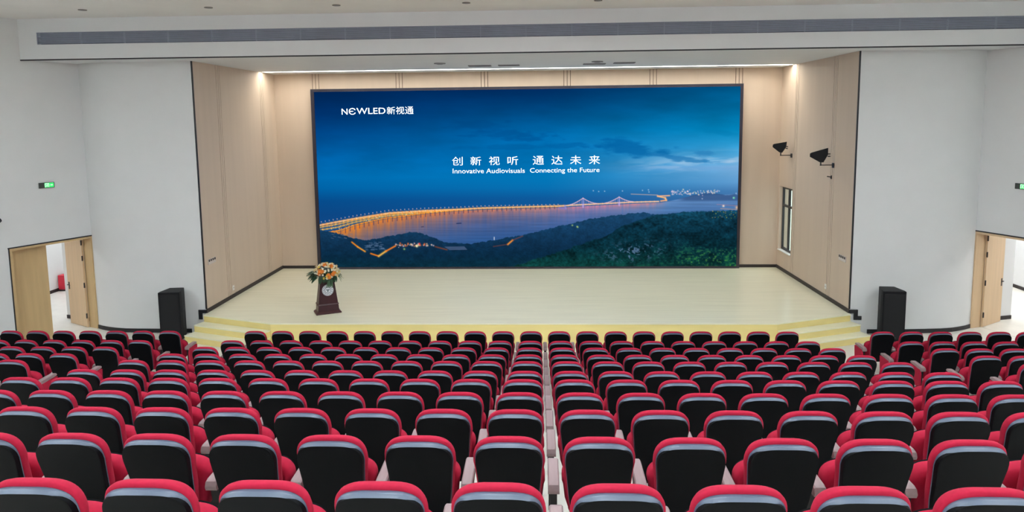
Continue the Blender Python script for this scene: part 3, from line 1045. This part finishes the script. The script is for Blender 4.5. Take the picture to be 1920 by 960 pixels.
plate(SL, 1, 16.905, 1.74, .40, .14, 4, 'switch_plate', 'white four gang switch plate on the lectern side stage wall', 'switch')
plate(SR, -1, 16.965, 1.74, .40, .14, 4, 'switch_plate', 'white four gang switch plate on the window side stage wall', 'switch')
plate(SL, 1, 18.02, .765, .10, .13, 0, 'wall_socket', 'small white socket low on the lectern side stage wall', 'socket')
plate(SR, -1, 17.88, .81, .10, .13, 0, 'wall_socket', 'small white socket low on the window side stage wall', 'socket')


# ------------------------------------------------------------------ paddle antennas on the window side stage wall
def antenna(y, z, yaw, sc, label, roll):
    o = empty('paddle_antenna', (SR, y, z))
    tag(o, label, 'antenna', 'black paddle antennas on the stage wall')
    MB().box(-.025, -.001, -.05, .05, -.07, .05).build('wall_plate', M['black_trim'], o)
    m = MB().tube((-.025, 0, 0), (-.34, 0, .0), .012, 8)
    m.build('bracket_arm', M['steel'], o)
    MB().tube((-.32, 0, -.015), (-.32, 0, .10), .018, 8).build('swivel', M['black_trim'], o)
    pts2 = [(-.26, -.03), (-.26, .05), (-.22, .075), (.16, .19), (.16, .02), (.06, -.17), (-.02, -.17)]
    Xr = Matrix.Translation((-.32, 0, .24)) @ Matrix.Rotation(R(yaw), 4, 'Z') @ Matrix.Rotation(R(roll), 4, 'Y') @ Matrix.Diagonal((sc, 1, sc, 1))
    n = len(pts2)
    vs = [Xr @ Vector((p[0], yy, p[1])) for yy in (-.022, .022) for p in pts2]
    fs = [tuple(range(n)), tuple(reversed(range(n, 2 * n)))] + [(i, n + i, n + (i + 1) % n, (i + 1) % n) for i in range(n)]
    MB().add(vs, fs).build('paddle', M['speaker'], o)
    m = MB()
    for zz in (-.02, .04):
        m.tube(Xr @ Vector((.16, 0, zz)), Xr @ Vector((.22, 0, zz)), .016, 8)
    m.build('connector', M['steel'], o)


antenna(17.70, 3.97, -8, 1.0, 'larger black paddle antenna on a bracket nearer the stage mouth', 0)
antenna(20.62, 4.06, -42, .92, 'smaller looking black paddle antenna on a bracket above the window', 6)
hk = empty('wall_hook', (SR, 17.79, 3.66))
tag(hk, 'small dark bracket on the panelled wall below the larger antenna', 'bracket')
MB().box(-.02, -.001, -.02, .02, -.05, .04).build('base', M['steel'], hk)
MB().tube((-.02, 0, 0), (-.12, -.02, .015), .012, 8).build('peg', M['steel'], hk)


# ------------------------------------------------------------------ floor loudspeakers
def loudspeaker(x, y, rz, label):
    o = empty('loudspeaker', (x, y, 0), rz)
    tag(o, label, 'loudspeaker', 'tall black loudspeakers beside the stage')
    Hs = 1.20
    body = [(-.25, -.24), (.25, -.24), (.25, -.12), (.17, .26), (-.17, .26), (-.25, -.12)]
    MB().prism(body, .03, Hs).build('cabinet', M['speaker'], o, bevel=.012)
    MB().box(-.225, .225, -.262, -.242, .08, Hs - .05).build('grille', M['speaker_grille'], o, bevel=.008)
    for sx in (-1, 1):
        for sy in (-.16, .18):
            MB().tube((sx * .13, sy, 0), (sx * .13, sy, .03), .03, 10).build('foot', M['black_trim'], o)
    for sx in (-1, 1):
        m = MB()
        m.box(min(sx * .222, sx * .228), max(sx * .222, sx * .228), -.02, .10, .70, .80)
        m.build('handle', M['black_trim'], o)
    MB().box(-.05, .05, -.266, -.263, .11, .13).build('badge', M['steel'], o)


loudspeaker(-8.89, 16.03, R(6), 'tall black loudspeaker on the floor by the lectern side steps')
loudspeaker(8.09, 16.05, R(-6), 'tall black loudspeaker on the floor by the window side steps')

# ------------------------------------------------------------------ lectern with emblem
lc_ = empty('lectern', (-5.30, 16.585, ZS), R(27.4))
tag(lc_, 'dark cherry wood lectern with a round white emblem on the stage', 'lectern')


def frus(m, w0, d0, w1, d1, z0, z1, y0=0, y1=0):
    vs = [(-w0, y0 - d0, z0), (w0, y0 - d0, z0), (w0, y0 + d0, z0), (-w0, y0 + d0, z0), (-w0 * 0 - w1, y1 - d1, z1), (w1, y1 - d1, z1), (w1, y1 + d1, z1), (-w1, y1 + d1, z1)]
    return m.add(vs, [(3, 2, 1, 0), (4, 5, 6, 7), (0, 1, 5, 4), (1, 2, 6, 5), (2, 3, 7, 6), (3, 0, 4, 7)])


frus(MB(), .305, .21, .305, .21, 0, .03).build('base_plate', M['cherry_edge'], lc_, bevel=.006)
frus(MB(), .30, .205, .25, .165, .03, .07).build('base_moulding', M['cherry_edge'], lc_)
frus(MB(), .255, .17, .24, .16, .07, .22).build('plinth', M['cherry'], lc_)
frus(MB(), .258, .172, .245, .163, .22, .245).build('moulding', M['cherry_edge'], lc_)
frus(MB(), .235, .155, .165, .115, .245, .84).build('body', M['cherry'], lc_)
frus(MB(), .170, .120, .195, .145, .84, .875).build('neck_moulding', M['cherry_edge'], lc_)
m = MB()
vs = [(-.20, -.15, .875), (.20, -.15, .875), (.20, .17, .875), (-.20, .17, .875), (-.20, -.15, .935), (.20, -.15, .935), (.20, .17, .90), (-.20, .17, .90)]
m.add(vs, [(3, 2, 1, 0), (4, 5, 6, 7), (0, 1, 5, 4), (1, 2, 6, 5), (2, 3, 7, 6), (3, 0, 4, 7)])
m.build('reading_top', M['cherry'], lc_, bevel=.008)
# emblem on the sloping front
ez = .585
slope = math.atan((.155 - .115) / (.84 - .245))
ey = -(.155 - (ez - .245) * (.155 - .115) / (.84 - .245))
EX = Matrix.Translation((0, ey, ez)) @ Matrix.Rotation(R(90) - slope, 4, 'X')
em = bpy.data.objects.new('emblem', MB().tube((0, 0, .001), (0, 0, .012), .138, 36).mesh('emblem', M['dial']))
col.objects.link(em)
em.parent = lc_
em.matrix_local = EX
m = MB()
n = 32
ring = lambda r_, z: [(r_ * math.cos(i * 2 * math.pi / n), r_ * math.sin(i * 2 * math.pi / n), z) for i in range(n)]
for ra, rb in ((.130, .125), (.078, .066)):
    a, b_ = ring(ra, .0145), ring(rb, .0145)
    a2, b2 = ring(ra, .0125), ring(rb, .0125)
    m.add(a + b_ + a2 + b2, [(i, (i + 1) % n, n + (i + 1) % n, n + i) for i in range(n)] + [(2 * n + i, 2 * n + (i + 1) % n, (i + 1) % n, i) for i in range(n)] + [(n + i, n + (i + 1) % n, 3 * n + (i + 1) % n, 3 * n + i) for i in range(n)])
m.build('ring_mark', M['dial_grey'], em)
m = MB()
me_mark = MB().box(.089, .115, -.008, .008, .0125, .0145).mesh('rim_mark', M['dial_grey'])
for i in range(14):
    link('rim_mark', me_mark, em).rotation_euler.z = i * 2 * math.pi / 14
m = MB()
for a0, r_ in ((20, .045), (150, .04), (270, .045)):
    Xr = Matrix.Rotation(R(a0), 4, 'Z')
    m.box(.0, r_, -.014, .014, .0125, .015, Xr)
m.build('crest_mark', M['dial_grey'], em)

# ------------------------------------------------------------------ flower arrangement on the lectern
fa = empty('flower_arrangement', (-5.30, 16.585, ZS + .938), R(27.4))
tag(fa, 'mixed white, yellow and orange flower arrangement with green leaves on the lectern', 'flowers')
m = MB()
N_ = 14
m.rings([[(r_ * math.cos(i * 2 * math.pi / N_), r_ * .8 * math.sin(i * 2 * math.pi / N_) - .02, z) for i in range(N_)] for r_, z in ((.12, .0), (.17, .03), (.20, .10), (.14, .15))])
m.build('holder', M['leaf'], fa)


def blossom_mesh(name, material, petals, r_):
    m_ = MB()
    for layer, (rr, zz, tilt) in enumerate(((1.0, 0, .25), (.62, .25, .75))):
        for i in range(petals):
            a = (i + .5 * layer) * 2 * math.pi / petals
            c, s_ = math.cos(a), math.sin(a)
            w = math.pi / petals * 1.05
            tip = Vector((c * r_ * rr, s_ * r_ * rr, r_ * (zz + tilt)))
            l1 = Vector((math.cos(a - w) * r_ * rr * .6, math.sin(a - w) * r_ * rr * .6, r_ * (zz + tilt * .4)))
            l2 = Vector((math.cos(a + w) * r_ * rr * .6, math.sin(a + w) * r_ * rr * .6, r_ * (zz + tilt * .4)))
            b0 = Vector((0, 0, r_ * (zz - .1)))
            dn = Vector((0, 0, -r_ * .12))
            m_.add([b0, l1, tip, l2, b0 + dn, l1 + dn, tip + dn, l2 + dn], [(0, 1, 2, 3), (7, 6, 5, 4), (0, 4, 5, 1), (1, 5, 6, 2), (2, 6, 7, 3), (3, 7, 4, 0)])
    m_.tube((0, 0, -r_ * .2), (0, 0, r_ * .55), r_ * .3, 6, r_ * .2)
    return m_.mesh(name, material)


bl = {'w': blossom_mesh('white_blossom', M['fl_white'], 6, .034), 'c': blossom_mesh('cream_blossom', M['fl_cream'], 6, .05),
      'y': blossom_mesh('yellow_blossom', M['fl_yellow'], 6, .048), 'o': blossom_mesh('orange_blossom', M['fl_orange'], 7, .062)}


def leaf_mesh(name, material, L, W, curl):
    m_ = MB()
    a, b_ = [], []
    for i in range(6):
        t_ = i / 5
        w = W * math.sin(math.pi * (t_ * .92 + .04)) ** .8
        z = -curl * t_ * t_ * L
        a += [(-w, t_ * L, z + w * .25), (0, t_ * L, z), (w, t_ * L, z + w * .25)]
    n_ = len(a)
    low_ = [(p[0], p[1], p[2] - .004) for p in a]
    fs = []
    for i in range(5):
        for j in range(2):
            q = i * 3 + j
            fs.append((q, q + 1, q + 4, q + 3))
            fs.append((n_ + q, n_ + q + 3, n_ + q + 4, n_ + q + 1))
    for i in range(5):
        fs.append((i * 3, i * 3 + 3, n_ + i * 3 + 3, n_ + i * 3))
        fs.append((i * 3 + 2, n_ + i * 3 + 2, n_ + i * 3 + 5, i * 3 + 5))
    m_.add(a + low_, fs)
    return m_.mesh(name, material, True, 60)


lf_big = leaf_mesh('broad_leaf', M['leaf'], .26, .065, .35)
lf_fr = leaf_mesh('frond_leaf', M['frond'], .22, .018, .5)
lf_sm = leaf_mesh('small_leaf', M['leaf'], .17, .017, .3)
lf_dk = leaf_mesh('narrow_leaf', M['leaf'], .22, .035, .4)


def put(name, me, pos, dirv, spin=0, sc=1):
    o = link(name, me, fa)
    q = Vector(dirv).to_track_quat('Z' if name == 'blossom' else 'Y', 'Y' if name == 'blossom' else 'Z')
    o.rotation_mode = 'QUATERNION'
    o.location = pos
    o.rotation_quaternion = q
    o.scale = (sc, sc, sc)
    return o


rr_ = random.Random(3)
kinds = 'wcwwycwwowcwycwwcwyw'
k = 0
for ring_i, (el, cnt) in enumerate(((84, 3), (64, 8), (44, 12), (24, 15), (4, 16), (-14, 14))):
    for i in range(cnt):
        az = (i + .5 * (ring_i % 2)) * 2 * math.pi / cnt + rr_.uniform(-.12, .12)
        e = R(el + rr_.uniform(-6, 6))
        d = Vector((math.cos(e) * math.cos(az), math.cos(e) * math.sin(az), math.sin(e)))
        if el < 0 and d.y > .2:
            continue
        pos = Vector((d.x * .285, d.y * .23 - .03, .05 + d.z * .23)) * rr_.uniform(.95, 1.06)
        kd = kinds[k % len(kinds)]
        k += 1
        put('blossom', bl[kd], pos, d + Vector((0, -.15, .1)), 0, rr_.uniform(.85, 1.15))
for x, z, kd in ((-.19, .16, 'o'), (-.14, .15, 'o'), (.0, .05, 'o'), (.02, .0, 'o'), (.11, .06, 'o'), (.14, .09, 'o'), (.08, .27, 'o'), (-.03, .03, 'y')):
    put('blossom', bl[kd], (x, -.30 + abs(x) * .25, z), (x * 2, -1, .35), 0, 1.0)
for i in range(34):
    az, e = R(rr_.uniform(185, 355)), R(rr_.uniform(-12, 75))
    d = Vector((math.cos(e) * math.cos(az), math.cos(e) * math.sin(az), math.sin(e)))
    put('blossom', bl['wwcw'[i % 4]], (d.x * .30, d.y * .26 - .03, .05 + d.z * .25), d, 0, rr_.uniform(.7, 1.1))
for i in range(9):
    put('leaf', lf_big, (-.18, -.10 + .02 * i, .02 + .025 * (i % 4)), (-1, -.5 + .14 * i, -.25 + .13 * (i % 4)), 0, rr_.uniform(.9, 1.15))
for i in range(9):
    put('leaf', lf_fr, (.20, -.10 + .02 * i, .02 + .02 * (i % 3)), (1, -.4 + .1 * i, -.55 + .14 * (i % 4)), 0, rr_.uniform(.9, 1.2))
for i in range(12):
    a = math.pi * .1 + i * .25
    put('leaf', lf_dk, (math.cos(a) * .19, math.sin(a) * .12 - .04, .06), (math.cos(a), math.sin(a), rr_.uniform(-.2, .35)), 0, rr_.uniform(.85, 1.1))
for i in range(22):
    x = -.20 + i * .019
    put('leaf', lf_sm, (x, -.215 + .02 * (i % 2), .03), (x * 1.1, -.35, -.7 - .3 * rr_.random()), 0, rr_.uniform(.8, 1.15))
for i in range(9):
    put('leaf', lf_sm if i % 2 else lf_fr, (-.02 + .013 * i, -.262 - .004 * (i % 3), -.07), (.10 - .02 * i, -.14, -1), 0, rr_.uniform(.8, 1.0))

# ------------------------------------------------------------------ chairs
def outline(hw_b, hw_t, z0, z1, rt_, rb_, crown, n=7):
    pts2 = []
    def hw(z):
        t_ = (z - z0) / (z1 - z0)
        return hw_b + (hw_t - hw_b) * min(1, t_ * 1.25) ** .8
    def arc(cx, cz, r_, a0, a1):
        for i in range(n + 1):
            a = R(a0 + (a1 - a0) * i / n)
            pts2.append((cx + r_ * math.cos(a), cz + r_ * math.sin(a)))
    arc(hw(z0) - rb_, z0 + rb_, rb_, -90, 0)
    for f_ in (.35, .6):
        z = z0 + (z1 - z0) * f_
        pts2.append((hw(z), z))
    ht, hx = rt_ + crown + .03, hw(z1)
    for i in range(23):
        a = math.pi * i / 22
        c, s_ = math.cos(a), math.sin(a)
        pts2.append((hx * math.copysign(abs(c) ** .62, c), z1 - ht + ht * max(0, s_) ** .74))
    for f_ in (.6, .35):
        z = z0 + (z1 - z0) * f_
        pts2.append((-hw(z), z))
    arc(-hw(z0) + rb_, z0 + rb_, rb_, 180, 270)
    return pts2


def normals2(p):
    n_ = len(p)
    out = []
    for i in range(n_):
        a, b_ = p[i - 1], p[(i + 1) % n_]
        d = Vector((b_[0] - a[0], b_[1] - a[1]))
        d = d.normalized() if d.length > 1e-9 else Vector((1, 0))
        out.append((d.y, -d.x))
    return out


def lean(x, z, d):
    """point of the raked back: d is distance in front of the shell plane"""
    return (x, (1.0 - z) * .27 + d - .03 + .35 * x * x, z + d * .10)


def slab(ol, prof, k_side=1.0):
    """rings of the outline moved in by ins; k_side narrows the bevel where the outline faces sideways"""
    nn = normals2(ol)
    kk = [k_side + (1 - k_side) * max(0, n_[1]) ** 1.5 for n_ in nn]
    return [[lean(p[0] - n_[0] * ins_ * q, p[1] - n_[1] * ins_ * q, d) for p, n_, q in zip(ol, nn, kk)] for ins_, d in prof]


ol_shell = outline(.165, .212, .36, .985, .105, .05, .014)
ol_cush = outline(.180, .224, .42, 1.006, .125, .06, .026)
me_shell = MB().rings(slab(ol_shell, [(.034, -.035), (.030, -.035), (.0135, -.0345), (.008, -.020), (.008, .0)], .45)).mesh('back_shell', M['shell'], True, 30)
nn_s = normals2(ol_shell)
rg = []  # strip for the painted reflection, wide on top, thin at the sides
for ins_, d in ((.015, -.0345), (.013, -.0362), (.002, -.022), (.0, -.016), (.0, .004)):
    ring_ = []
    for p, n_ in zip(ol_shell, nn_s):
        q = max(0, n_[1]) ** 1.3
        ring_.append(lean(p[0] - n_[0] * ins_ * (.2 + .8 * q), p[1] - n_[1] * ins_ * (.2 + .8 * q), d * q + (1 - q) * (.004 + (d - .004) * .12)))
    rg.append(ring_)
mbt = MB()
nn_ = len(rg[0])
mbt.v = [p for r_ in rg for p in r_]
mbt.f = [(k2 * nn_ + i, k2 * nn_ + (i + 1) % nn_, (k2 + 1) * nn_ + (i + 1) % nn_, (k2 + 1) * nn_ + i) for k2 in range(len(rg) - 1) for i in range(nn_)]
me_edge_sheen = mbt.mesh('edge_trim', M['edge'], True, 50)
me_cush = MB().rings(slab(ol_cush, [(.02, .004), (.004, .008), (-.002, .020), (.002, .044), (.014, .066), (.035, .080), (.075, .086)])).mesh('back_cushion', M['red'], True, 80)

# tipped-up seat cushion
ol_seat = outline(.185, .225, -.20, .20, .085, .07, .02)
ns_ = normals2(ol_seat)
rings_ = []
for ins_, d in ((.05, -.062), (.02, -.056), (.0, -.035), (.0, .03), (.012, .045), (.03, .052)):
    rings_.append([(p[0] - n_[0] * ins_, d, p[1] - n_[1] * ins_) for p, n_ in zip(ol_seat, ns_)])
me_seat = MB().rings(rings_).mesh('seat_cushion', M['red'], True, 80)
me_pan = MB().rings([[(p[0] - n_[0] * ins_, d, p[1] - n_[1] * ins_) for p, n_ in zip(ol_seat, ns_)] for ins_, d in ((.02, .053), (.014, .06), (.03, .075))]).mesh('seat_pan', M['shell'], True, 40)

# armrest with drooping rear end
prof_y = [(.125, .585, .600), (.135, .563, .625), (.165, .560, .636), (.30, .590, .640), (.44, .596, .642), (.475, .600, .634), (.485, .608, .622)]
rings_ = []
for y, za, zb in prof_y:
    w = .037
    rings_.append([(-w, y, za), (w, y, za), (w, y, zb - .008), (w - .008, y, zb), (-w + .008, y, zb), (-w, y, zb - .008)])
me_arm = MB().rings([list(reversed(r_)) for r_ in rings_]).mesh('armrest', M['arm'], True, 40)
# support under the armrest
me_sup = MB().rings([[(-.022, a, z), (.022, a, z), (.022, b_, z), (-.022, b_, z)] for z, a, b_ in ((.0, .10, .44), (.02, .10, .44), (.03, .20, .34), (.45, .19, .36), (.56, .165, .44), (.605, .17, .455))]).mesh('support', M['support'], False)
# end panel of a row: upholstered board
me_end = MB().rings([[(-.014, a, z), (.014, a, z), (.014, b_, z), (-.014, b_, z)] for z, a, b_ in ((.12, .17, .40), (.15, .15, .43), (.50, .145, .47), (.585, .17, .475))]).mesh('end_panel', M['red'], False)

P = .56
ORD = ['first', 'second', 'third', 'fourth', 'fifth', 'sixth', 'seventh', 'eighth', 'ninth', 'tenth', 'eleventh', 'twelfth', 'thirteenth', 'fourteenth', 'fifteenth', 'sixteenth']


def chair(x, k, label, ends):
    y, z = ROW_Y[k], ROW_Z[k]
    o = empty('auditorium_chair', (x, y, z))
    tag(o, label, 'chair', 'red and black auditorium chairs in rows')
    link('back_shell', me_shell, o)
    link('edge_trim', me_edge_sheen, o)
    link('back_cushion', me_cush, o)
    s_ = link('seat_cushion', me_seat, o)
    s_.location = (0, .292, .535)
    s_.rotation_euler = (R(random.uniform(6, 11)), 0, 0)
    link('seat_pan', me_pan, s_)
    sides = [-1] + ([1] if 'r' in ends else [])
    for sd in sides:
        a = link('armrest', me_arm, o)
        a.location.x = sd * P / 2
        b_ = link('support', me_sup, o)
        b_.location.x = sd * P / 2
    if 'l' in ends:
        link('end_panel', me_end, o).location.x = -P / 2 - .037
    if 'r' in ends:
        link('end_panel', me_end, o).location.x = P / 2 + .037


def seen(x, k):
    y, z = ROW_Y[k], ROW_Z[k]
    for dx in (-.26, 0, .26):
        for dz in (.55, .8, 1.02):
            if in_frame(x + dx, y, z + dz, 170, 6):
                return True
    return False


n_chairs = 0
for k in range(11):
    rowname = 'front row' if k == 0 else ORD[k] + ' row from stage'
    for j in range(20):
        x = -.209 + (j - 10) * P
        if not seen(x, k):
            continue
        if j < 10:
            lb = 'red and black chair in %s, %s seat inward from lectern-side aisle' % (rowname, ORD[j])
        else:
            lb = 'red and black chair in %s, %s seat inward from window-side aisle' % (rowname, ORD[19 - j])
        chair(x, k, lb, ('l' if j == 0 else '') + ('r' if j == 19 else ''))
        n_chairs += 1
    for i in range(12):
        x = -7.583 - i * .556
        if seen(x, k) and x - .35 > side_x(CL, DL, ROW_Y[k]):
            chair(x, k, 'red and black chair in %s, %s seat beyond lectern-side aisle' % (rowname, ORD[i]), 'r' if i == 0 else '')
            n_chairs += 1
        x = 6.665 + i * .555
        if seen(x, k) and x + .35 < side_x(CR, DR, ROW_Y[k]):
            chair(x, k, 'red and black chair in %s, %s seat beyond window-side aisle' % (rowname, ORD[i]), 'l' if i == 0 else '')
            n_chairs += 1
print('chairs', n_chairs)

# ------------------------------------------------------------------ added unseen hanging lights, brightening hall and ceiling
me_fr = MB().box(-.62, .62, -.32, -.30, -.46, -.42).box(-.62, .62, .30, .32, -.46, -.42).box(-.62, -.60, -.30, .30, -.46, -.42).box(.60, .62, -.30, .30, -.46, -.42).mesh('frame', M['lamp_frame'])
me_df = MB().box(-.60, .60, -.30, .30, -.455, -.425).mesh('diffuser', M['lamp'])
me_rod = MB().tube((0, 0, -.422), (0, 0, 0), .008, 6).mesh('rod', M['lamp_frame'])
for iy, y in enumerate((-2.2, .8, 3.8, 6.8, 9.8)):
    for ix_, x in enumerate((-10.5, -5.5, -.5, 4.5, 9.5)):
        o = empty('ceiling_light', (x, y, ZC))
        tag(o, 'hanging rectangular light above the chairs, %s row from beam, %s from lectern side' % (ORD[4 - iy], ORD[ix_]), 'ceiling light', 'hanging lights of the hall')
        link('frame', me_fr, o)
        link('diffuser', me_df, o)
        for rx in (-.61, .61):
            link('rod', me_rod, o).location.x = rx
me_ring = MB().tube((0, 0, 0), (0, 0, -.012), .085, 20).mesh('ring', M['downlight'])
me_cup = MB().tube((0, 0, -.0125), (0, 0, -.018), .06, 20, .05).mesh('lens', M['vent'])
for i_, x in enumerate((-9.6, -6.9, -4.2, -1.5, 1.2, 3.9, 6.6, 9.3)):
    o = empty('downlight', (x, 14.55, ZC))
    tag(o, 'small unlit round downlight before the beam, %s from the lectern side' % ORD[i_], 'downlight', 'row of downlights before the beam')
    link('ring', me_ring, o)
    link('lens', me_cup, o)

# added unseen spotlights, crossing to brighten the stage side walls
ADDED_SPOT_POWER = 300.0
for i_, (x, tx_, ty_, tz_) in enumerate(((-6.5, 6.5, 18.2, 2.0), (-3.0, 2.5, 18.5, .5), (2.1, -3.5, 18.5, .5), (5.6, -7.5, 18.2, 2.0))):
    o = empty('stage_spotlight', (x, 8.3, ZC))
    tag(o, 'black stage spotlight on the hall ceiling aimed at the stage, %s from lectern side' % ORD[i_], 'spotlight', 'stage spotlights on the hall ceiling')
    d = (Vector((tx_, ty_, tz_)) - Vector((x, 8.3, ZC - .42))).normalized()
    c0 = Vector((0, 0, -.42))
    MB().tube((0, 0, 0), (0, 0, -.03), .08, 14).build('mount', M['black_trim'], o)
    MB().tube((0, 0, -.03), (0, 0, -.30), .014, 8).build('stem', M['black_trim'], o)
    MB().tube(c0 - d * .20, c0 + d * .16, .10, 16, .13).build('housing', M['black_trim'], o, smooth=True)
    ld = bpy.data.lights.new('spot_bulb', 'SPOT')
    ld.energy = ADDED_SPOT_POWER
    ld.color = (.90, .96, 1.0)
    ld.spot_size = R(62)
    ld.spot_blend = 1.0
    ld.shadow_soft_size = .35
    lo_ = bpy.data.objects.new('spot_bulb', ld)
    col.objects.link(lo_)
    lo_.parent = o
    lo_.location = c0 + d * .55
    lo_.rotation_euler = d.to_track_quat('-Z', 'Y').to_euler()

# paving outside the window
struct(MB().box(7.9, 80, 24.5, 90, -.6, -.05).build('ground_outside', M['concrete']), 'grey paving outside the window')
